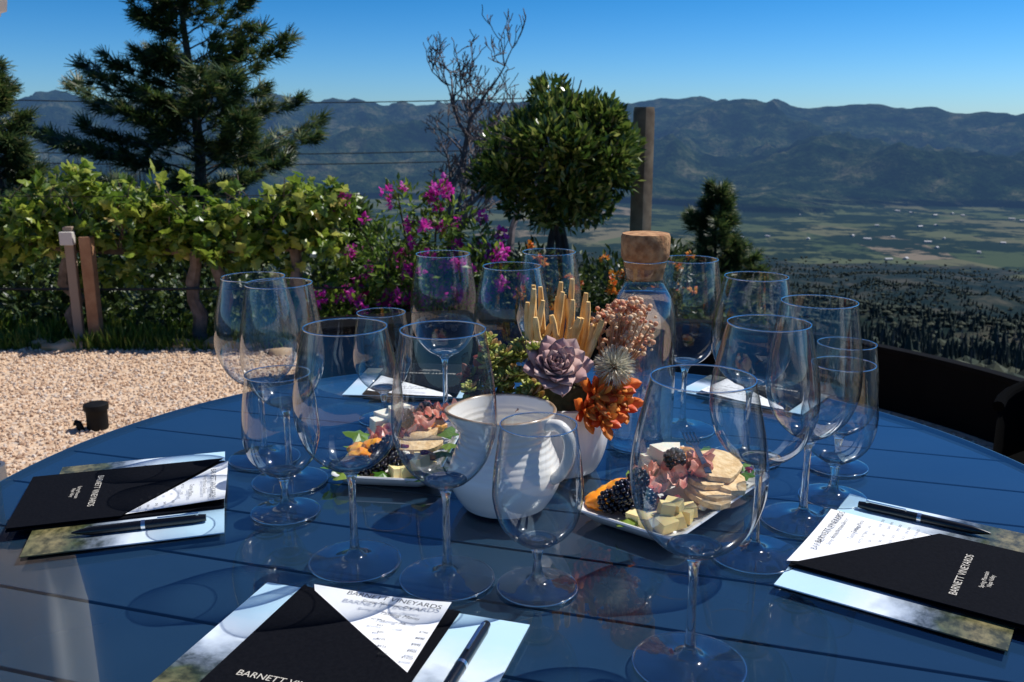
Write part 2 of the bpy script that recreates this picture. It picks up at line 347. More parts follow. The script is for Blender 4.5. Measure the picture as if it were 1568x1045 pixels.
tree_conifer('fir_tree',-4.95,14.6,9.4,3.4,-4.9,11,fir,1.0,.04,.23,.34,.62,step=(.011,.026))
tree_conifer('fir_tree.001',-6.75,12.2,5.8,2.0,-3.8,5,fir,1.2,.05,.2,.3)
tree_conifer('fir_tree.002',4.25,19,5.3,2.5,-5.25,9,fir,1.0,.0,.22,.2,1.0)
tree_conifer('fir_tree.003',-3.1,17.5,5.2,1.7,-5.4,21,fir,1.0,.05,.24,.3)
def bare(name,x,y,zb,H,seed,mt,spread=.5,dep0=7,r0=.08,rmin=.0075):
    random.seed(seed); e=empty(name,(x,y,zb)); mb=MB()
    def br(p,d,L_,r,dep):
        pts=[p];q=Vector(p);dd=Vector(d)
        for k in range(3):
            dd=(dd+Vector((random.gauss(0,.2),random.gauss(0,.2),random.gauss(.05,.12)))).normalized(); q=q+dd*L_/3; pts.append(q.copy())
        mb.tube(pts,[max(r*(1-.15*k),rmin) for k in range(4)],0,6 if dep>4 else 3,False)
        if dep==0: return
        for k in range(3 if dep>2 else 2):
            nd=(dd*.75+Vector((random.gauss(0,spread),random.gauss(0,spread),random.gauss(.18,.3)))).normalized(); br(pts[random.choice((1,2,3,3))],nd,L_*random.uniform(.62,.78),r*.64,dep-1)
    br(Vector((0,0,0)),Vector((0.05,0,1)).normalized(),H,r0,dep0); mb.make('branches',[mt],e)
bm_=simple('bare_bark',(.09,.07,.065),.95,(.20,.16,.145),8)
bare('bare_tree',-1.12,15,-1.15,1.30,14,bm_,.44,7,.085)
bare('bare_tree.001',-.05,17,-1.2,1.4,8,bm_,.42,6)
def leafcloud(name,blobs,n,size,T,m,shell=.55,up=.4,parent=None,out=.8,lump=.25):
    w=np.array([b_[3]*b_[4]+b_[4]*b_[5]+b_[3]*b_[5] for b_ in blobs]); idx=rng.choice(len(blobs),n,p=w/w.sum()); B=np.array(blobs)[idx]
    d=rdir(n); rr_=rng.uniform(shell,1,n)**.6
    lm=np.array([1+lump*noise.noise(Vector(q)*2.2+Vector((i,0,0))) for q,i in zip(d,idx)])
    P=B[:,:3]+d*B[:,3:6]*(rr_*lm)[:,None]
    D=d*out+rdir(n)*.7; D[:,2]+=up; Fl=d*.5+rdir(n)*.6; Fl[:,2]+=.6
    return inst(name,T,P,frames(D,Fl),rng.uniform(size*.6,size*1.2,n),m,parent)
e=empty('topiary_bay_tree',(0,0,0)); mb=MB()
for dx,dy in((0,0),(.05,.03),(-.07,.02)): mb.tube([(.29+dx,5.5+dy,-.1),(.30+dx*1.3,5.5,.25),(.28+dx*.6,5.5,.5),(.27-dx,5.5,.9)],[.028,.024,.022,.015],0,8)
for i in range(60):
    d=Vector(rdir(1)[0]); d.normalize(); mb.tube([(.28,5.5,.85),Vector((.28,5.5,.97))+d*.25,Vector((.28,5.5,.97))+d*.47],[.008,.006,.002],0,5,False)
mb.make('trunk',[bark],e)
bay=leafmat('bay_leaves',[(0,(.022,.050,.010)),(.45,(.060,.11,.020)),(.75,(.16,.22,.035)),(1,(.36,.38,.10))],.40,.2)
bl=[(.28,5.5,.97,.41,.40,.35)]
for i in range(34):
    d=rdir(1)[0]; d/=np.linalg.norm(d); k=random.uniform(.32,.41); bl.append((.27+d[0]*k,5.5+d[1]*k,.97+d[2]*k*.88,.12,.12,.11))
leafcloud('crown',bl,14000,.066,T_bay,bay,.45,.5,e,lump=.5)
def post(name,x,y,z0,z1,w,m):
    mb=MB(); mb.lathe([(w,z0),(w*1.02,z0+.3),(w*.98,z1-.03),(w*.9,z1)],0,12,fn=lambda p,a,r,z:(p[0]*(1+.06*math.sin(a*5+z*3)),p[1]*(1+.06*math.cos(a*4)),p[2]),cap1=True)
    o=mb.make(name,[m]); o.location=(x,y,0)
pw_=simple('post_wood',(.15,.10,.06),.9,(.34,.25,.15),9,.6)
post('wooden_post',.83,5.9,-.9,1.27,.068,pw_)
vine=leafmat('vine_leaves',[(0,(.05,.10,.014)),(.3,(.13,.22,.025)),(.65,(.30,.39,.045)),(.95,(.52,.54,.12)),(1,(.54,.42,.15))],.5,.32)
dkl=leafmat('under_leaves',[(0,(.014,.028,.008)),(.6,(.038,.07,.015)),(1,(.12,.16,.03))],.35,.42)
e=empty('grapevine_row'); mb=MB()
for x in(-2.42,-1.72,-1.58,-2.95,-1.15):
    pts=[(x+random.uniform(-.04,.04)*(k>0),4.93+random.uniform(-.03,.03),-.05+.56*k/6) for k in range(7)]; mb.tube(pts,[.048,.038,.042,.032,.038,.03,.034],0,8)
mb.tube([(-3.6+.3*k,5+random.uniform(-.02,.02),.5+random.uniform(-.03,.03)) for k in range(10)],[.02]*10,0,7)
for i in range(70):
    x=random.uniform(-3.4,-.95); mb.tube([(x,5,.5),(x+random.uniform(-.08,.08),5+random.uniform(-.1,.1),.68),(x+random.uniform(-.15,.15),5+random.uniform(-.15,.15),random.uniform(.75,.90))],[.005,.004,.002],0,4,False)
mb.make('vine_trunks',[barkr],e)
cl=[]
for i in range(130):
    x=random.uniform(-3.5,-.92); t=random.random(); cl.append((x,5+random.gauss(0,.10),.49+.27*t+.04*math.sin(x*5),random.uniform(.06,.11),.10,random.uniform(.04,.085)))
for i in range(34):
    x=random.uniform(-3.5,-.92); cl.append((x,4.95,random.choice((.38,.82,.88)),.035,.05,.07))
leafcloud('vine_canopy',cl,4600,.068,T_grape,vine,.2,.1,e,.5)
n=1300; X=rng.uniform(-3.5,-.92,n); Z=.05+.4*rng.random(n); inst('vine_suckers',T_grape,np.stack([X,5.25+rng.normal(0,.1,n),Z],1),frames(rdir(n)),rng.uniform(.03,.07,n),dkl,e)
mb=MB()
for z in(.3,.62,.8): mb.tube([(-3.8,4.90,z),(-2.2,4.90,z-.01),(-.8,4.90,z)],.0022 if z>.4 else .007,0,5)
mb.make('trellis_wires',[simple('wire',(.03,.03,.03),.5)],e)
mb=MB(); mb.box((-2.24,4.80,.26),(.062,.055,.66)); mb.box((-2.34,4.82,.29),(.05,.03,.70),1); mb.box((-2.34,4.80,.58),(.07,.04,.07),2); mb.box((-3.05,4.86,.40),(.07,.06,.95)); mb.make('trellis_post',[simple('redwood',(.26,.12,.055),.85,(.38,.20,.10),14,.5),simple('greywood',(.3,.22,.16),.9),simple('tag',(.6,.55,.48),.7)],e,smooth=False,bevel=.004)
bl=[]
for i in range(60):
    x=random.uniform(-5.6,1.3); y=random.uniform(5.7,8.5); top=1.16-y*random.uniform(.135,.2); r=random.uniform(.3,.55); bl.append((x,y,top-r*.8,r,r,r*.9))
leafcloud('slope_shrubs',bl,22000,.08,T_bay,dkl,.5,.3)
bl=[(random.uniform(-6.5,-3.6),random.uniform(6.5,8),random.uniform(-.3,.66),.45,.45,.4) for i in range(16)]
leafcloud('oak_shrub',bl,8000,.075,T_grape,leafmat('oakl',[(0,(.025,.055,.01)),(.6,(.09,.15,.02)),(1,(.20,.25,.04))],.4,.5),.4,.3)
grass=leafmat('grass_mat',[(0,(.05,.10,.012)),(.6,(.14,.24,.025)),(1,(.30,.32,.07))],.4,.6)
n=9000; X=rng.uniform(-3.6,-.6,n); Yg=4.68+.7*rng.random(n)**1.4; hs=np.array([.5+1.2*max(0,noise.noise(Vector((x*3,y*3,0)))+.25) for x,y in zip(X,Yg)]); D=rdir(n)*.45; D[:,2]=1; inst('grass_strip',T_blade,np.stack([X,Yg,np.full(n,-.01)],1),frames(D),rng.uniform(.04,.13,n)*hs,grass)
e=empty('bougainvillea_shrub'); bl=[]
for i in range(34):
    bl.append((random.uniform(-.98,-.05),random.uniform(4.85,5.3),random.uniform(.05,.62),.16,.16,.14))
bl+=[(-.55,5,.74,.13,.13,.12),(-.85,5,.66,.12,.12,.13),(-.33,5,.68,.12,.12,.12),(-.62,5,.80,.06,.06,.07),(-.40,5,.80,.05,.05,.08)]
bgl=leafmat('boug_leaves',[(0,(.035,.075,.01)),(.5,(.11,.20,.025)),(1,(.28,.38,.05))],.45,.4)
leafcloud('leaves',bl,6200,.055,T_bay,bgl,.3,.3,e,lump=.5)
cl=[]
for i in range(160):
    b_=random.choice(bl); d=rdir(1)[0]; d/=np.linalg.norm(d); d[1]=-abs(d[1]); cl.append((b_[0]+d[0]*b_[3],b_[1]+d[1]*b_[4],b_[2]+d[2]*b_[5],random.uniform(.012,.038),.03,random.uniform(.012,.04)))
leafcloud('bracts',cl,3000,.029,T_grape,leafmat('magenta',[(0,(.50,.01,.28)),(.6,(.75,.05,.50)),(1,(.85,.15,.66))],.5,.5),.2,.2,e)
mb=MB()
for i in range(40):
    b_=random.choice(bl); mb.tube([(-.5,5.1,-.05),(b_[0]*.6-.2,5.1,b_[2]*.5),(b_[0],b_[1],b_[2])],[.015,.008,.003],0,5,False)
mb.make('stems',[bark],e)
e=empty('lantana_shrub'); bl=[(random.uniform(-.05,.95),random.uniform(4.75,5.3),random.uniform(0,.42),.16,.15,.14) for i in range(26)]
leafcloud('leaves',bl,6000,.05,T_bay,dkl,.3,.3,e)
bl2=[(b_[0]+random.uniform(-.1,.1),b_[1]-.14,b_[2]+random.uniform(0,.16),.022,.018,.018) for b_ in bl for _ in range(3)]
leafcloud('flowers',bl2,1400,.018,T_grape,leafmat('orange_fl',[(0,(.65,.08,.01)),(.6,(.8,.28,.02)),(1,(.85,.5,.05))],.3,.5),.2,.2,e)
mb=MB()
for (zl,zr,yy) in((3.9,3.5,80),(-.6,-.7,82),(-1.5,-1.6,82)): mb.tube([(-60+65*k/12,yy,(zl+(zr-zl)*k/12)-.7*(1-((k-6)/6)**2)) for k in range(13)],.045,0,5)
mb.make('power_lines',[simple('cable',(.012,.012,.012),.7)])
# ------------------------------------------------------------------ umbrella and chair
e=empty('patio_umbrella',(-1.36,2.23,0)); mb=MB()
mb.lathe([(.10,1.40),(.155,1.42),(.18,1.6),(.19,2.0),(.17,2.5),(.11,3.0),(.02,3.45),(.001,3.46)],0,96,fn=lambda p,a,r,z:(p[0]*(1+.16*math.sin(a*8)+.05*math.sin(a*3+z*2)),p[1]*(1+.16*math.sin(a*8)+.05*math.sin(a*3+z*2)),p[2]))
mb.tube([(0,0,.02),(0,0,3.3)],.024,1,12); mb.lathe([(.28,.005),(.28,.05),(.05,.08),(.04,.3),(.03,.3)],1,32)
mb.make('folded_canopy_and_pole',[simple('canvas',(.84,.81,.72),.9,(.78,.74,.65),6,.3),simple('pole',(.3,.3,.3),.4,metal=.8)],e,sharp=70)
def chair(name,x,y,ang):
    e=empty(name,(x,y,0)); e.rotation_euler[2]=ang; mb=MB()
    arc=[(.3*math.cos(a),.3*math.sin(a)) for a in np.linspace(rad(-20),rad(200),24)]
    mb.tube([(p[0],p[1],.58+.03*math.sin(i/23*math.pi)) for i,p in enumerate(arc)],.012,0,10)
    v=[];f=[]
    for i,p in enumerate(arc):
        for z in(.42,.50,.58): v.append((p[0],p[1],z))
    for i in range(23): f+= [(i*3,i*3+3,i*3+4,i*3+1),(i*3+1,i*3+4,i*3+5,i*3+2)]
    mb.add(v,f,0); mb.lathe([(.001,.40),(.27,.40),(.29,.42),(.29,.44),(.26,.46),(.001,.465)],0,32)
    for a in(-.3,.9,2.2,3.4): mb.tube([(.28*math.cos(a),.28*math.sin(a),.43),(.31*math.cos(a),.31*math.sin(a),.005)],.014,0,8)
    mb.make('frame',[simple('chair_black',(.002,.002,.002),1,spec=.03)],e)
chair('patio_chair',1.29,1.70,rad(-50))
# ------------------------------------------------------------------ table
TZ=.75; CX,CY,TR=.02,.93,.63; th=rad(-17)
e=empty('round_patio_table',(CX,CY,0)); mb=MB(); pitch=.105; gap=.0042; SZ=TZ-.006
k=-7
while k<8:
    y0=k*pitch+gap/2+.02; y1=(k+1)*pitch-gap/2+.02; k+=1
    a=max(y0,-TR+.0005); b_=min(y1,TR-.0005)
    if b_-a<.004: continue
    ys=np.linspace(a,b_,14); right=[(math.sqrt(TR*TR-q*q),q) for q in ys]; left=[(-x,q) for x,q in right[::-1]]
    poly=[(x*math.cos(th)-q*math.sin(th),x*math.sin(th)+q*math.cos(th)) for x,q in right+left]
    mb.prism(poly,SZ-.022,SZ,0)
tm,nt,b,o=mat('table_blue'); L=nt.links.new; tc=N(nt,'ShaderNodeTexCoord')
n1=N(nt,'ShaderNodeTexNoise'); n1.inputs['Scale'].default_value=5; n1.inputs['Detail'].default_value=8; L(tc.outputs['Object'],n1.inputs['Vector'])
c=ramp(nt,n1.outputs['Fac'],[(.3,(.010,.029,.055)),(.7,(.016,.041,.072))]); L(c,b.inputs['Base Color'])
b.inputs['Roughness'].default_value=.10; b.inputs['Specular IOR Level'].default_value=.5
mb.make('slatted_top',[tm],e,smooth=False,bevel=.001)
gt,nt,b,o=mat('table_glass'); L=nt.links.new; nt.nodes.remove(b); tc=N(nt,'ShaderNodeTexCoord')
lw=N(nt,'ShaderNodeLayerWeight'); lw.inputs['Blend'].default_value=.5; pp=N(nt,'ShaderNodeMath',operation='POWER'); pp.inputs[1].default_value=4.3; L(lw.outputs['Facing'],pp.inputs[0])
fr=N(nt,'ShaderNodeMath',operation='MULTIPLY_ADD'); fr.inputs[1].default_value=.93; fr.inputs[2].default_value=.06; L(pp.outputs[0],fr.inputs[0])
tr_=N(nt,'ShaderNodeBsdfTransparent'); tr_.inputs[0].default_value=(.95,.97,.98,1); gl=N(nt,'ShaderNodeBsdfGlossy')
n2=N(nt,'ShaderNodeTexNoise'); n2.inputs['Scale'].default_value=14; n2.inputs['Detail'].default_value=10; n2.inputs['Roughness'].default_value=.7; L(tc.outputs['Object'],n2.inputs['Vector'])
mm=N(nt,'ShaderNodeMapRange'); mm.inputs[1].default_value=.5; mm.inputs[2].default_value=.85; mm.inputs[3].default_value=.003; mm.inputs[4].default_value=.05; L(n2.outputs['Fac'],mm.inputs[0]); L(mm.outputs[0],gl.inputs['Roughness'])
x_=N(nt,'ShaderNodeMixShader'); L(fr.outputs[0],x_.inputs[0]); L(tr_.outputs[0],x_.inputs[1]); L(gl.outputs[0],x_.inputs[2]); L(x_.outputs[0],o.inputs[0])
mb=MB(); circ=[(TR*math.cos(2*math.pi*i/160),TR*math.sin(2*math.pi*i/160)) for i in range(160)]; mb.add([(x,y,TZ) for x,y in circ],[tuple(range(160))]); mb.make('glass_sheet',[gt],e,smooth=False)
mb=MB(); v=[];f=[]
for i in range(160):
    a=2*math.pi*i/160
    for r_,z in((TR+.0002,TZ-.0005),(TR+.003,TZ-.001),(TR+.003,TZ-.027),(TR+.0002,TZ-.029)): v.append((r_*math.cos(a),r_*math.sin(a),z))
for i in range(160):
    j=(i+1)%160
    for q in range(4): w=(q+1)%4; f.append((i*4+q,i*4+w,j*4+w,j*4+q))
mb.add(v,f); mb.make('edge_band',[simple('edge_band',(.02,.05,.08),.3)],e,sharp=50)
mb=MB(); mb.lathe([(.001,TZ-.055),(.57,TZ-.055),(.58,TZ-.04),(.58,TZ-.0305),(.001,TZ-.030)],0,64)
mb.lathe([(.30,.0),(.30,.02),(.06,.05),(.045,.1),(.045,.68),(.12,TZ-.056)],0,32); mb.make('pedestal',[simple('table_under',(.004,.005,.006),.6)],e)
# ------------------------------------------------------------------ glasses
tg=thin_glass('thin_glass',.07,(.22,.27,.30),2.6); rg=thin_glass('crystal',.08,(.4,.45,.5),2.5,.2,solid=.75); fg=thin_glass('foot_glass',.10,(.4,.45,.5),2.2,.2,solid=.35)
rimg=thin_glass('rim_glass',.50,(.2,.25,.28),1.2,.45)
def torus(mb,R_,z,r,mi,seg=64):
    v=[];f=[]
    for i in range(seg):
        a=2*math.pi*i/seg
        for j in range(6):
            c=2*math.pi*j/6; v.append(((R_+r*math.cos(c))*math.cos(a),(R_+r*math.cos(c))*math.sin(a),z+r*math.sin(c)))
    for i in range(seg):
        for j in range(6): f.append((i*6+j,((i+1)%seg)*6+j,((i+1)%seg)*6+(j+1)%6,i*6+(j+1)%6))
    mb.add(v,f,mi)
def wineglass(kind):
    mb=MB()
    if kind=='A': foot,st,bowl=.044,.094,[(.0005,.0965),(.012,.0975),(.026,.103),(.040,.118),(.0485,.140),(.0505,.160),(.048,.184),(.043,.208),(.0375,.232)]
    elif kind=='C': foot,st,bowl=.044,.092,[(.0005,.0945),(.012,.0955),(.024,.101),(.037,.116),(.0450,.136),(.0470,.155),(.0455,.182),(.0415,.210),(.0370,.237)]
    else: foot,st,bowl=.037,.042,[(.0005,.0445),(.010,.0455),(.022,.050),(.034,.064),(.0400,.084),(.0405,.100),(.0385,.122),(.0355,.142),(.0335,.156)]
    pb=prof(bowl,6); mb.lathe(pb[10:],0,64); torus(mb,bowl[-1][0],bowl[-1][1],.0007,2)
    fp=[(.0002,.0026),(.014,.0012),(foot-.002,.0004),(foot-.0004,.0008),(foot,.0018),(foot-.0006,.0026)]
    up=prof([(foot-.0006,.0026),(.032,.0036),(.020,.0050),(.011,.0078),(.0062,.0125)],5)
    mb.lathe(fp+up[1:],3,48)
    rb,zb=pb[10]; 
    st_=prof([(.0062,.0125),(.0042,.020),(.0034,(st+.012)*.5),(.0036,st-.014),(.0056,st-.004)],5)
    lens=[(.0090,st+.0008),(.0130,st+.0022)]+[(r,z-.0006) for r,z in pb[7:11]]+[(rb-.0006,zb+.0006)]+[(r*.94,z+.0016+.0022*(1-r/rb)) for r,z in pb[9:0:-1]]+[(.0002,pb[0][1]+.0038)]
    mb.lathe(st_+lens,1,48); torus(mb,foot-.0005,.0016,.0009,2)
    return mb
gA={k:wineglass(k) for k in 'ACB'}; meshes={}
def place(kind,x,y,nm='wine_glass'):
    if kind not in meshes: o=gA[kind].make(nm,[tg,rg,rimg,fg],sharp=60); meshes[kind]=o.data
    else: o=link(bpy.data.objects.new(nm,meshes[kind]))
    o.location=(x,y,TZ+.0004); o.rotation_euler[2]=random.uniform(0,6)
for k,x,y in(('A',.138,.635),('C',-.060,.773),('A',-.151,.807),('C',-.262,1.012),('A',-.312,1.088),('A',.237,.823),('C',.309,.902),('C',-.095,1.252),('A',0.0,1.172),('C',.052,1.272),('C',.235,1.2),('A',.295,1.09)): place(k,x,y)
for x,y in((.023,.757),(-.246,.924),(.362,.964),(-.182,1.245),(.40,1.06)): place('B',x,y,'tasting_glass')
# ------------------------------------------------------------------ carafe
e=empty('water_carafe',(.166,1.132,TZ+.0005)); mb=MB()
body=prof([(.001,.003),(.036,.002),(.0415,.008),(.0425,.03),(.0425,.12),(.0415,.165),(.036,.195),(.027,.213),(.0245,.225),(.0265,.245)],6)
mb.lathe(body,0,64); torus(mb,.0265,.245,.0012,1); mb.make('glass_body',[thin_glass('carafe_glass',.10,(.35,.45,.50)),rimg],e,sharp=60)
mb=MB(); w=prof([(.0005,.006),(.035,.005),(.040,.010),(.0410,.03),(.0410,.12),(.0400,.165),(.0345,.194),(.028,.207)],6)+[(.0005,.2072)]; mb.lathe(w,0,64); mb.make('water',[thin_glass('water_mat',.05,(.75,.88,.95),3,.05,solid=.6)],e,sharp=60)
mb=MB(); mb.lathe([(.0005,.222),(.022,.222),(.0245,.232),(.0275,.2465),(.0300,.250),(.0305,.275),(.029,.279),(.0005,.280)],0,40); mb.make('cork_stopper',[simple('cork',(.28,.12,.045),.9,(.55,.30,.13),90,.8,140)],e,sharp=40)
# ------------------------------------------------------------------ pitcher
cer,nt,b,o=mat('stoneware_glaze'); L=nt.links.new; tc=N(nt,'ShaderNodeTexCoord'); sz=N(nt,'ShaderNodeSeparateXYZ'); L(tc.outputs['Object'],sz.inputs[0])
nn=N(nt,'ShaderNodeTexNoise'); nn.inputs['Scale'].default_value=60; L(tc.outputs['Object'],nn.inputs['Vector'])
ad=N(nt,'ShaderNodeMath',operation='MULTIPLY_ADD'); ad.inputs[1].default_value=.004; L(nn.outputs['Fac'],ad.inputs[0]); L(sz.outputs[2],ad.inputs[2])
r_=N(nt,'ShaderNodeMapRange'); r_.inputs[1].default_value=.1112; r_.inputs[2].default_value=.1135; L(ad.outputs[0],r_.inputs[0])
c=ramp(nt,r_.outputs[0],[(0,(.84,.81,.75)),(.6,(.62,.52,.40)),(1,(.34,.22,.13))]); L(c,b.inputs['Base Color']); b.inputs['Roughness'].default_value=.22; b.inputs['Coat Weight'].default_value=.3
e=empty('ceramic_pitcher',(-.008,.945,TZ+.0005)); mb=MB()
outer=prof([(.001,.001),(.040,.001),(.050,.008),(.0605,.028),(.062,.042),(.056,.060),(.0505,.074),(.0500,.086),(.0535,.100),(.0565,.110)],8)
outer=[(r+(.0005*math.sin(z*900) if .045<z<.1 else 0),z) for r,z in outer]; inner=[(r-.004,z if z>.01 else .008) for r,z in outer[::-1] if r>.01 and z>.006]
def spout(p,a,r,z):
    k=max(0,math.cos(a-rad(195)))**10*sst(z,.085,.11)*.010; return (p[0]+math.cos(a)*k,p[1]+math.sin(a)*k,p[2]+k*.25)
mb.lathe(outer+[(.0555,.1118),(.0535,.1115)]+inner+[(.001,.008)],0,72,fn=spout)
ha=rad(-32); hc=lambda r,z:(r*math.cos(ha),r*math.sin(ha),z)
mb.tube([tuple(p) for p in spline([hc(.051,.100),hc(.068,.103),hc(.080,.090),hc(.079,.068),hc(.070,.050),hc(.060,.042)],5)],[.0065]*26,0,12)
mb.make('body',[cer],e,sharp=70)
# ------------------------------------------------------------------ succulent pot
PX,PY=.060,1.055; e=empty('succulent_planter',(PX,PY,TZ+.0005)); mb=MB()
po=prof([(.001,.001),(.036,.001),(.046,.010),(.054,.035),(.056,.06),(.053,.082),(.054,.088)],6)
mb.lathe(po+[(.050,.089),(.048,.07),(.001,.07)],0,96,fn=lambda p,a,r,z:(p[0]*(1+.025*abs(math.sin(a*8))),p[1]*(1+.025*abs(math.sin(a*8))),p[2]))
mb.make('white_pot',[simple('white_ceramic',(.86,.85,.82),.3,coat=.3)],e,sharp=60)
T_suc=([],[])
for k,(y,w,z) in enumerate(((0,.16,0),(.3,.3,-.06),(.6,.38,-.02),(.85,.24,.08),(1.0,.03,.18))):
    T_suc[0].extend([(-w,y,z+w*.35),(0,y,z-.10),(w,y,z+w*.35),(0,y,z+.08)])
for k in range(4):
    for i in range(4): a=k*4+i; b2=k*4+(i+1)%4; T_suc[1].append((a,b2,b2+4,a+4))
def rosette(name,c,R_,n,m,tilt=(0,0,1),close=.9,wid=1.):
    T=Vector(tilt).normalized(); qz=T.to_track_quat('Z','Y').to_matrix(); P=[];D=[];F=[];S=[]
    for i in range(n):
        t=i/n; a=i*2.39996; el=rad(8+75*(t**1.3)*close); d=qz@Vector((math.cos(a)*math.cos(el),math.sin(a)*math.cos(el),math.sin(el))); f=qz@Vector((-math.cos(a)*math.sin(el),-math.sin(a)*math.sin(el),math.cos(el)))
        s=R_*(1-.62*t); P.append(tuple(Vector(c)+d*s*.08+T*(.12*R_*t))); D.append(tuple(d)); F.append(tuple(f)); S.append((s*wid,s,s))
    return inst(name,T_suc,P,frames(D,F),np.array(S),m,e,True)
mauve=leafmat('mauve_succ',[(0,(.36,.20,.20)),(.5,(.54,.35,.33)),(1,(.70,.50,.44))],.18,.5)
greens=leafmat('green_succ',[(0,(.24,.34,.05)),(.6,(.55,.58,.15)),(.85,(.72,.66,.25)),(1,(.70,.34,.16))],.4,.4)
reds=leafmat('red_succ',[(0,(.70,.06,.02)),(.5,(.88,.20,.03)),(1,(.92,.48,.10))],.4,.4)
dkred=leafmat('dkred_succ',[(0,(.20,.03,.03)),(.6,(.42,.12,.08)),(1,(.30,.34,.09))],.25,.4)
rosette('mauve_rosette',(-.010,-.042,.136),.041,38,mauve,(.05,-.75,.75))
gr=[(-.062,-.02,.118,.022),(-.075,0,.135,.018),(-.050,-.01,.145,.02),(-.04,-.045,.105,.022),(-.068,.02,.112,.022),(-.035,.01,.160,.018),(-.085,-.015,.108,.016),(-.025,.03,.15,.022),(-.055,-.04,.13,.016),(.02,.03,.14,.025),(.0,.0,.12,.03)]
for k in range(30): gr.append((random.uniform(-.112,-.03),random.uniform(-.045,.02),random.uniform(.080,.168),random.uniform(.010,.018)))
for i,(x,y,z,r) in enumerate(gr):
    rosette('green_rosette_%d'%i,(x,y,z),r,14,greens,(random.uniform(-.5,.2),random.uniform(-.8,0),1),.8)
for i,(x,y,z,r) in enumerate(((.035,-.048,.108,.032),(.050,-.040,.094,.032),(.022,-.060,.092,.028),(.062,-.028,.112,.028),(.045,-.055,.080,.026),(.066,-.035,.092,.026))):
    rosette('red_rosette_%d'%i,(x,y,z),r,13,reds,(random.uniform(.2,.8),-.8,random.uniform(.1,.5)),.6,.75)
for i,(x,y,z,r) in enumerate(((-.080,-.03,.098,.026),(-.094,.0,.118,.024),(-.065,-.045,.092,.022),(-.105,-.01,.10,.02),(-.09,.01,.135,.02),(-.11,0,.115,.02))): rosette('dark_rosette_%d'%i,(x,y,z),r,12,dkred,(-.6,-.6,.5),.6,.7)
d=rdir(420); d/=np.linalg.norm(d,axis=1)[:,None]; inst('cream_flower',T_blade,np.tile((.058,-.036,.138),(420,1))+d*.008,frames(d),np.full(420,.018),leafmat('cream',[(0,(.7,.65,.48)),(1,(.9,.86,.72))],.3,.6),e)
mb=MB(); random.seed(4); tips=[]
for i in range(60):
    ex=random.gauss(.072,.015); ez=random.uniform(.145,.205); ey=random.gauss(.0,.02); mb.tube([(.045,0,.09),((.045+ex)/2+.004,ey*.5,.12+random.random()*.02),(ex,ey,ez)],[.0012,.001,.0007],0,5,False); tips.append((ex,ey,ez))
mb.make('dried_stems',[simple('dstem',(.45,.25,.14),.8)],e)
tp_=np.repeat(np.array(tips),7,0)+rng.normal(0,.0045,(420,3)); inst('dried_flowers',T_ico(1),tp_,frames(rdir(420)),rng.uniform(.0018,.0038,420),leafmat('dfl',[(0,(.66,.24,.14)),(.5,(.84,.52,.30)),(1,(.9,.74,.5))],.25,.7),e,True)
mb=MB()
for i in range(26):
    a=-.044+.0032*i+random.uniform(-.002,.002); tz=random.uniform(.176,.232)-.010*(i>19); by=random.uniform(-.016,.03); l=random.uniform(-.013,.013)
    mb.tube([tuple(p) for p in spline([(a*.5,by,.09),(a*.8+random.uniform(-.002,.002),by,.13),(a+l*.6,by-.002,.17),(a+l+random.uniform(-.003,.003),by-.004,tz)],3)],[.0036,.0042,.0035,.0041,.0037,.0041,.0035,.0040,.0036,.0026],0,8)
mb.make('breadsticks',[simple('bread',(.76,.44,.13),.7,(.90,.64,.28),60,.6)],e)
mb=MB(); mb.blob((0,.0,.085),(.045,.045,.03),0,.2,2,3); mb.make('moss',[simple('moss_m',(.04,.05,.02),.9,(.1,.09,.04),80,.8)],e)
# ------------------------------------------------------------------ plates with food
white=simple('plate_white',(.84,.83,.80),.2,coat=.4)
cheese=simple('cheese_yellow',(.86,.64,.22),.5,(.90,.74,.36),30,.1,sss=.2); wcheese=simple('cheese_white',(.88,.80,.62),.6,(.92,.87,.74),40,.3,sss=.2)
apr=simple('apricot',(.92,.27,.01),.35,(.95,.45,.03),50,.4,sss=.2); pros=simple('prosciutto',(.52,.09,.06),.4,(.86,.48,.36),70,.3,sss=.2)
crack=simple('cracker',(.66,.42,.18),.85,(.86,.64,.36),120,.9,160); berry=simple('blackberry',(.008,.006,.014),.16,coat=.3)
nut=simple('nut',(.40,.19,.07),.6,(.56,.31,.12),80,.5); lettuce=leafmat('lettuce',[(0,(.06,.18,.02)),(.6,(.15,.32,.03)),(1,(.32,.42,.07))],.45,.3)
grape_m=simple('grape_red',(.16,.01,.03),.2,coat=.4)
def rrect(a,b_,r,n=6):
    o=[]
    for cx,cy,s in((a-r,b_-r,0),(-a+r,b_-r,1),(-a+r,-b_+r,2),(a-r,-b_+r,3)):
        for k in range(n+1): t=(s+k/n)*math.pi/2; o.append((cx+r*math.cos(t),cy+r*math.sin(t)))
    return o
def plate(name,cx,cy,ang,a,b_,food):
    e=empty(name,(cx,cy,TZ+.0006)); e.rotation_euler[2]=ang; mb=MB(); rings=[(-.016,0),(-.012,.001),(-.003,.010),(0,.0135),(-.001,.0150),(-.004,.0145),(-.010,.007),(-.018,.0045)]
    v=[];L_=None
    for ins,z in rings:
        lp=rrect(a+ins,b_+ins,.014); L_=len(lp); v+=[(x,y,z) for x,y in lp]
    f=[(k*L_+i,k*L_+(i+1)%L_,(k+1)*L_+(i+1)%L_,(k+1)*L_+i) for k in range(len(rings)-1) for i in range(L_)]
    f.append(tuple(range(L_))[::-1]); f.append(tuple((len(rings)-1)*L_+i for i in range(L_))); mb.add(v,f); mb.make('dish',[white],e,sharp=60)
    food(e)
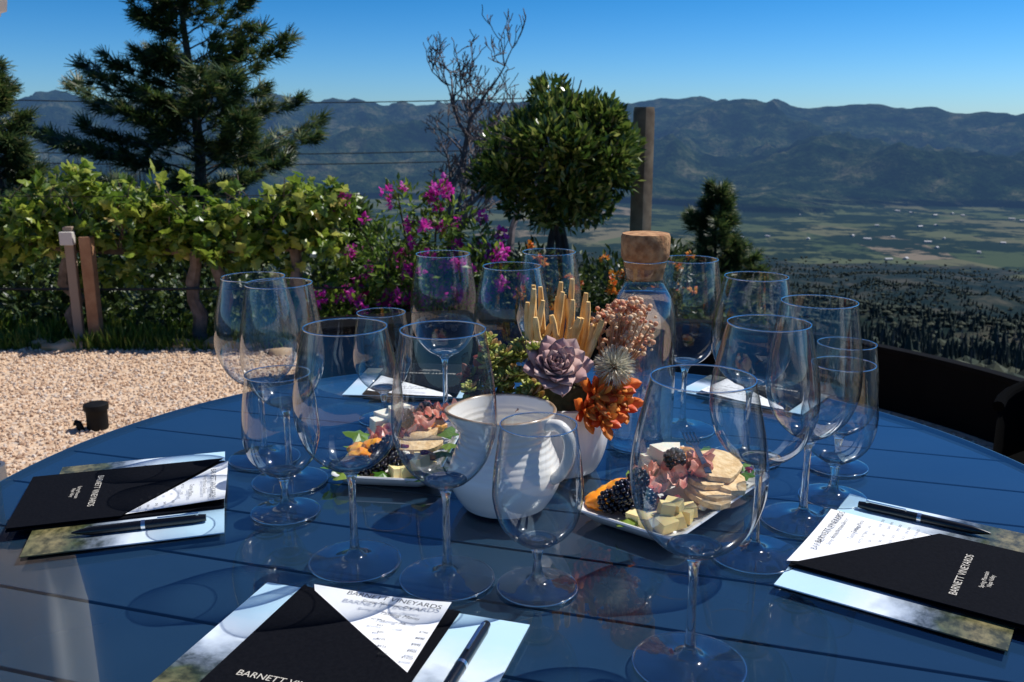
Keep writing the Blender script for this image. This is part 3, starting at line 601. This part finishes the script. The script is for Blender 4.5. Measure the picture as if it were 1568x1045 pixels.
def berries(e,lst):
    P=[];S=[]
    for (x,y,z) in lst:
        n=46
        for i in range(n):
            t=1-2*(i+.5)/n; a=i*2.39996; q=math.sqrt(1-t*t); P.append((x+.0105*q*math.cos(a)*1.0,y+.0105*q*math.sin(a),z+.0112*t)); S.append(.0029)
    inst('blackberries',T_ico(2),P,frames(rdir(len(P))),np.array(S),berry,e,True)
def ribbon(mb,c,L_,W,mi,amp=.006,ang=0):
    v=[];f=[];n=22;w=5
    for i in range(n):
        for j in range(w):
            s=i/(n-1)-.5; t=j/(w-1)-.5; x=s*L_+.002*math.sin(t*9); y=t*W+.004*math.sin(s*20); z=amp*math.sin(s*26+t*2.5)+.004*math.cos(t*6+s*7)
            v.append((c[0]+x*math.cos(ang)-y*math.sin(ang),c[1]+x*math.sin(ang)+y*math.cos(ang),c[2]+z))
    for i in range(n-1):
        for j in range(w-1): f.append((i*w+j,i*w+w+j,i*w+w+j+1,i*w+j+1))
    mb.add(v,f,mi)
def leaves(e,pts,s=.03):
    P=np.array(pts); n=len(P); D=rdir(n); D[:,2]=abs(D[:,2])*.3; D[:,:2]+=P[:,:2]*22; Fl=rdir(n)*.3; Fl[:,2]=1; inst('lettuce_leaves',T_grape,P,frames(D,Fl),rng.uniform(s*.7,s*1.2,n),lettuce,e)
FM=[cheese,wcheese,apr,pros,crack,nut,grape_m]
def cubes(mb,lst,mi,s=.012):
    for x,y,z in lst: mb.box((0,0,0),(s*random.uniform(.9,1.5),s,s*.9),mi,Matrix.Translation((x,y,z))@Matrix.Rotation(random.uniform(0,3),4,'Z')@Matrix.Rotation(random.uniform(-.3,.3),4,'X'),.0006)
def wedge(mb,x,y,z,a,t,s=1.):
    n=16; p=[(.034*s*math.cos(2*math.pi*i/n)*(1+.06*math.sin(i*2.7)),.021*s*math.sin(2*math.pi*i/n)*(1+.08*math.cos(i*1.9))) for i in range(n)]; M=Matrix.Translation((x,y,z))@Matrix.Rotation(a,4,'Z')@Matrix.Rotation(t,4,'X')
    mb.add([(q[0],q[1],-.003) for q in p]+[(q[0],q[1],.003) for q in p],[tuple(range(n))[::-1],tuple(range(n,2*n))]+[(i,(i+1)%n,n+(i+1)%n,n+i) for i in range(n)],4,M)
def foodR(e):
    random.seed(2); mb=MB()
    cubes(mb,[(-.084,-.034,.013),(-.068,-.038,.013),(-.078,-.020,.013),(-.058,-.022,.014),(-.074,-.028,.025),(-.092,-.016,.013),(-.052,-.038,.013),(-.062,-.030,.025),(-.040,-.036,.014),(-.09,-.002,.013)],0,.0145)
    for x,y,z in((-.066,.048,.018),(-.052,.046,.020),(-.058,.036,.026),(-.080,.050,.016),(.048,.034,.036),(.036,.040,.032),(.058,.024,.032)): mb.blob((x,y,z),(.018,.015,.009),2,.15,2,3)
    for k in range(7): ribbon(mb,(-.034+.009*k,.020-.006*k+.006*(k%2),.027+.003*k),.052,.022,3,.006,.5+.5*k)
    for q in((.028,-.018,.030,.5,.14,1.2),(.046,-.024,.036,.3,.18,1.25),(.014,-.030,.022,.7,.1,1.15),(.064,-.014,.030,.4,.12,1.1),(.04,-.038,.024,.6,.2,1.1),(.0,-.036,.018,.9,.1,1.)): wedge(mb,*q)
    cubes(mb,[(.022,.034,.038),(.012,.040,.032),(.004,.036,.028),(.026,.024,.046),(.014,.028,.046)],1,.020)
    for i in range(46): mb.blob((random.uniform(-.04,.098),random.uniform(-.045,.05),random.uniform(.010,.026)),(.007,.005,.0045),random.choice((5,5,6,1)),.2,2,2)
    mb.make('charcuterie',FM,e,sharp=40,bevel=.0006)
    berries(e,[(-.086,.034,.020),(-.066,.026,.022),(-.078,.014,.020),(-.048,.022,.036),(-.060,.006,.022),(-.086,.016,.036),(-.002,.004,.050)])
    leaves(e,[(-.045,.035,.012),(-.09,.0,.012),(.085,.02,.018),(.09,-.005,.016),(.075,.035,.02),(.09,.03,.02),(.06,.042,.018),(-.02,.04,.014),(.03,.045,.02),(.095,.01,.025),(.0,-.04,.012),(.07,-.04,.016),(.09,-.03,.02)],.03)
    mb=MB()
    M=Matrix.Translation((.030,-.006,.052))@Matrix.Rotation(.75,4,'Z')@Matrix.Rotation(-.12,4,'Y')
    pts=[(-.05,0,0),(-.02,0,.002),(.01,0,.003),(.02,0,.001)]; vv=[];ff=[]
    for i,(x,y,z) in enumerate(pts): w=(.0035,.0028,.003,.008)[i]; vv+=[(x,-w,z),(x,w,z),(x,w,z+.0015),(x,-w,z+.0015)]
    for i in range(3):
        for j in range(4): ff.append((i*4+j,i*4+4+j,i*4+4+(j+1)%4,i*4+(j+1)%4))
    mb.add(vv,ff,0,M)
    for t in(-.0065,-.0022,.0022,.0065): mb.box((.031,t,.0035),(.024,.0016,.0014),0,M)
    mb.make('cocktail_fork',[simple('fork_m',(.010,.02,.06),.4)],e,smooth=False)
def foodL(e):
    random.seed(6); mb=MB()
    for k in range(6): ribbon(mb,(-.016+.010*k,.0+.015*k,.030+.003*k),.052,.022,3,.006,.3+.6*k)
    cubes(mb,[(-.035,.062,.030),(-.022,.070,.036),(-.040,.048,.026),(-.015,.055,.040),(-.03,.075,.028)],1,.022)
    cubes(mb,[(.030,-.062,.013),(.042,-.055,.013),(.034,-.048,.018),(.022,-.074,.013),(.04,-.074,.024),(.012,-.078,.013)],0,.0145)
    for x,y,z in((-.034,-.054,.022),(-.022,-.040,.030),(.030,.05,.028),(-.042,-.036,.022),(-.044,-.066,.016)): mb.blob((x,y,z),(.017,.014,.009),2,.15,2,3)
    for q in((.012,.02,.028,.9,.14,1.),(-.012,.03,.032,1.3,-.1,1.),(.02,-.01,.024,.3,.2,1.)): wedge(mb,*q)
    for i in range(34): mb.blob((random.uniform(-.045,.05),random.uniform(-.06,.08),random.uniform(.010,.026)),(.007,.005,.0045),random.choice((5,5,6,1)),.2,2,2)
    mb.make('charcuterie',FM,e,sharp=40,bevel=.0006)
    berries(e,[(-.012,-.070,.020),(.010,-.064,.020),(-.002,-.054,.036),(-.028,-.078,.018),(-.018,-.050,.024),(.015,.07,.040),(.0,.015,.048)])
    leaves(e,[(-.05,-.07,.014),(-.055,-.05,.016),(-.045,-.08,.012),(.0,-.08,.012),(.045,-.03,.02),(.05,.0,.02),(.05,-.06,.014),(-.045,-.02,.018),(.045,.03,.02),(-.05,.02,.02),(.035,-.085,.012)],.034)
plate('charcuterie_plate',.184,.950,math.atan2(.772,.635),.114,.062,foodR)
plate('charcuterie_plate',-.138,1.088,rad(-7),.063,.104,foodL)
# ------------------------------------------------------------------ menus
blackp=simple('black_card',(.0035,.004,.0062),.9,(.0055,.006,.0085),300,.1,spec=.06); paper=simple('paper',(.88,.88,.87),.8); inkm=simple('ink',(.02,.02,.02),.8,spec=.1); gold=simple('foil',(.6,.55,.46),.5)
pic,nt,b,o=mat('landscape_card'); L=nt.links.new; tc=N(nt,'ShaderNodeTexCoord'); sz=N(nt,'ShaderNodeSeparateXYZ'); L(tc.outputs['Generated'],sz.inputs[0])
nn=N(nt,'ShaderNodeTexNoise'); nn.inputs['Scale'].default_value=7; nn.inputs['Detail'].default_value=8; L(tc.outputs['Generated'],nn.inputs['Vector'])
ad=N(nt,'ShaderNodeMath',operation='MULTIPLY_ADD'); ad.inputs[1].default_value=.32; L(nn.outputs['Fac'],ad.inputs[0]); L(sz.outputs[1],ad.inputs[2])
c1=ramp(nt,ad.outputs[0],[(.0,(.08,.11,.04)),(.28,(.24,.20,.09)),(.40,(.07,.09,.04)),(.48,(.14,.17,.21)),(.60,(.34,.40,.48)),(.72,(.70,.78,.84)),(.95,(.50,.72,.84))])
n3=N(nt,'ShaderNodeTexNoise'); n3.inputs['Scale'].default_value=16; n3.inputs['Detail'].default_value=10; n3.inputs['Roughness'].default_value=.7; L(tc.outputs['Generated'],n3.inputs['Vector'])
c2=ramp(nt,n3.outputs['Fac'],[(.40,(.22,.25,.22)),(.60,(1.0,1.0,1.0))]); mxx=N(nt,'ShaderNodeMix',data_type='RGBA',blend_type='MULTIPLY'); L(c1,mxx.inputs[6]); L(c2,mxx.inputs[7])
fa=N(nt,'ShaderNodeMapRange'); fa.inputs[1].default_value=.66; fa.inputs[2].default_value=.5; L(ad.outputs[0],fa.inputs[0]); L(fa.outputs[0],mxx.inputs[0]); L(mxx.outputs[2],b.inputs['Base Color']); b.inputs['Roughness'].default_value=.3
penm=[simple('pen_black',(.004,.004,.004),.25,coat=.3),simple('pen_silver',(.7,.7,.7),.2,metal=1)]
def text(s,x,y,z,size,m,par,al='CENTER',rot=0,shear=0):
    cu=bpy.data.curves.new('lettering','FONT'); cu.body=s; cu.size=size; cu.align_x=al; cu.shear=shear; cu.materials.append(m); o=bpy.data.objects.new('lettering',cu); o.location=(x,y,z); o.rotation_euler[2]=rot; link(o,par)
def menu(TL,u,W=.148,H=.215,cardH=.19,cw=.25,coff=-.040,cdown=.0,pen=True,flap=.105):
    e=empty('tasting_menu_folder',(TL[0],TL[1],TZ+.0005)); e.rotation_euler[2]=math.atan2(u[1],u[0])
    c=MB(); c.box((0,0,0),(cw,cardH,.0012)); o=c.make('landscape_print',[pic],e,smooth=False); o.location=(coff+cw/2,-cdown-cardH/2,.0012)
    mb=MB(); mb.prism([(0,0),(0,-H),(W,-H),(W,0)],.0028,.0040,0)
    n=10; v=[];f=[]
    for i in range(n+1):
        s=i/n; v+=[(.006+(W-.014)*s,.004-.003*s,.0050+.0055*s**3),(.012+(W-.018)*s,-(flap-.010)*s-.006,.0050+.001*s)]
    for i in range(n): f.append((2*i,2*i+1,2*i+3,2*i+2))
    mb.add(v,f,1)
    mb.prism([(0,-.002),(0,-H),(W,-H),(W,-flap)],.0064,.0074,0)
    mb.make('folder',[blackp,paper],e,smooth=False)
    zt=.0118
    text('BARNETT VINEYARDS',W*.62,-.015,zt,.0090,inkm,e); text('Spring Mountain District',W*.63,-.0225,zt,.0056,inkm,e,shear=.4)
    text('Tasting Menu',W*.60,-.037,zt,.0066,inkm,e,shear=.3,al='LEFT')
    text('BOTTLE          CASE',W*.58,-.046,zt-.0004,.0036,inkm,e,al='LEFT')
    for k in range(5):
        text('$%d'%(65+20*k),W*(.66+.03*k),-.054-.0085*k,zt-.0006*k,.0038,inkm,e); text('$%d'%(780+60*k),W*.92,-.054-.0085*k,zt-.0006*k,.0038,inkm,e)
    text('BARNETT VINEYARDS',W*.45,-H*.66,.0078,.0095,gold,e); text('Spring Mountain\nNapa Valley',W*.45,-H*.74,.0078,.0055,gold,e)
    if pen:
        p=MB(); y0=-.018; x=W+.030; p.tube([(x,y0,.0068),(x,y0-.010,.0068)],[.0036,.0046],0,16); p.tube([(x,y0-.010,.0068),(x,y0-.060,.0068)],[.0048,.0048],0,16); p.tube([(x,y0-.060,.0068),(x,y0-.064,.0068)],.0051,1,16)
        p.tube([(x,y0-.064,.0068),(x,y0-.112,.0068),(x,y0-.122,.0068),(x,y0-.130,.0068)],[.0048,.0046,.0028,.0008],0,16); p.box((x+.0,y0-.028,.0124),(.0026,.04,.001),1); p.box((x,y0-.009,.0118),(.0026,.003,.003),1)
        p.make('ballpoint_pen',penm,e)
    return e
menu((-.186,.752),(.956,-.292))
menu((-.357,1.070),(.29,-.957),pen=True)
menu((.262,.793),(.57,.82))
menu((-.085,1.345),(-.99,.10),H=.18,cardH=.16,cw=.2,coff=-.02,pen=False)
menu((.405,1.275),(-.80,.60),H=.14,cardH=.12,cw=.2,coff=-.02,pen=False)
# ------------------------------------------------------------------ light, sky, camera
sx,se=rad(66),rad(55); sd=Vector((math.sin(sx)*math.cos(se),math.cos(sx)*math.cos(se),math.sin(se)))
ld=bpy.data.lights.new('sun','SUN'); ld.energy=5; ld.angle=rad(.5); ld.color=(1,.975,.93); lo=link(bpy.data.objects.new('sun',ld)); lo.rotation_euler=sd.to_track_quat('Z','Y').to_euler()
w=bpy.data.worlds.new('World'); scene.world=w; w.use_nodes=True; nt=w.node_tree; bg=nt.nodes['Background']; sk=nt.nodes.new('ShaderNodeTexSky'); sk.sky_type='NISHITA'; sk.sun_disc=False; sk.sun_elevation=se; sk.sun_rotation=sx; sk.altitude=700; sk.air_density=1.0; sk.dust_density=.3; sk.ozone_density=4
L=nt.links.new; mu=N(nt,'ShaderNodeVectorMath',operation='SCALE'); mu.inputs['Scale'].default_value=.1; gmm=N(nt,'ShaderNodeGamma'); gmm.inputs[1].default_value=1.5
L(sk.outputs[0],mu.inputs[0]); L(mu.outputs[0],gmm.inputs[0])
tc=N(nt,'ShaderNodeTexCoord'); sz=N(nt,'ShaderNodeSeparateXYZ'); L(tc.outputs['Generated'],sz.inputs[0])
deep=ramp(nt,sz.outputs[2],[(0,(.66,.76,.93)),(.045,(.56,.74,.90)),(.14,(.22,.66,.76)),(.45,(.54,.82,.86)),(1,(.97,.97,.90))])
m2=N(nt,'ShaderNodeVectorMath',operation='MULTIPLY'); L(gmm.outputs[0],m2.inputs[0]); L(deep,m2.inputs[1])
m3=N(nt,'ShaderNodeVectorMath',operation='MULTIPLY'); L(m2.outputs[0],m3.inputs[0]); m3.inputs[1].default_value=(10.5,13.2,16.4)
L(m3.outputs[0],bg.inputs[0]); bg.inputs[1].default_value=.1
cd=bpy.data.cameras.new('camera'); cd.lens=32.1; cd.sensor_width=36; cd.clip_start=.02; cd.clip_end=40000; cd.dof.use_dof=True; cd.dof.focus_distance=.95; cd.dof.aperture_fstop=18
co=link(bpy.data.objects.new('camera',cd)); co.location=(0,0,1.16); co.rotation_euler=(rad(90-13.3),0,0); scene.camera=co
scene.view_settings.view_transform='Standard'; scene.view_settings.look='None'; scene.view_settings.exposure=0
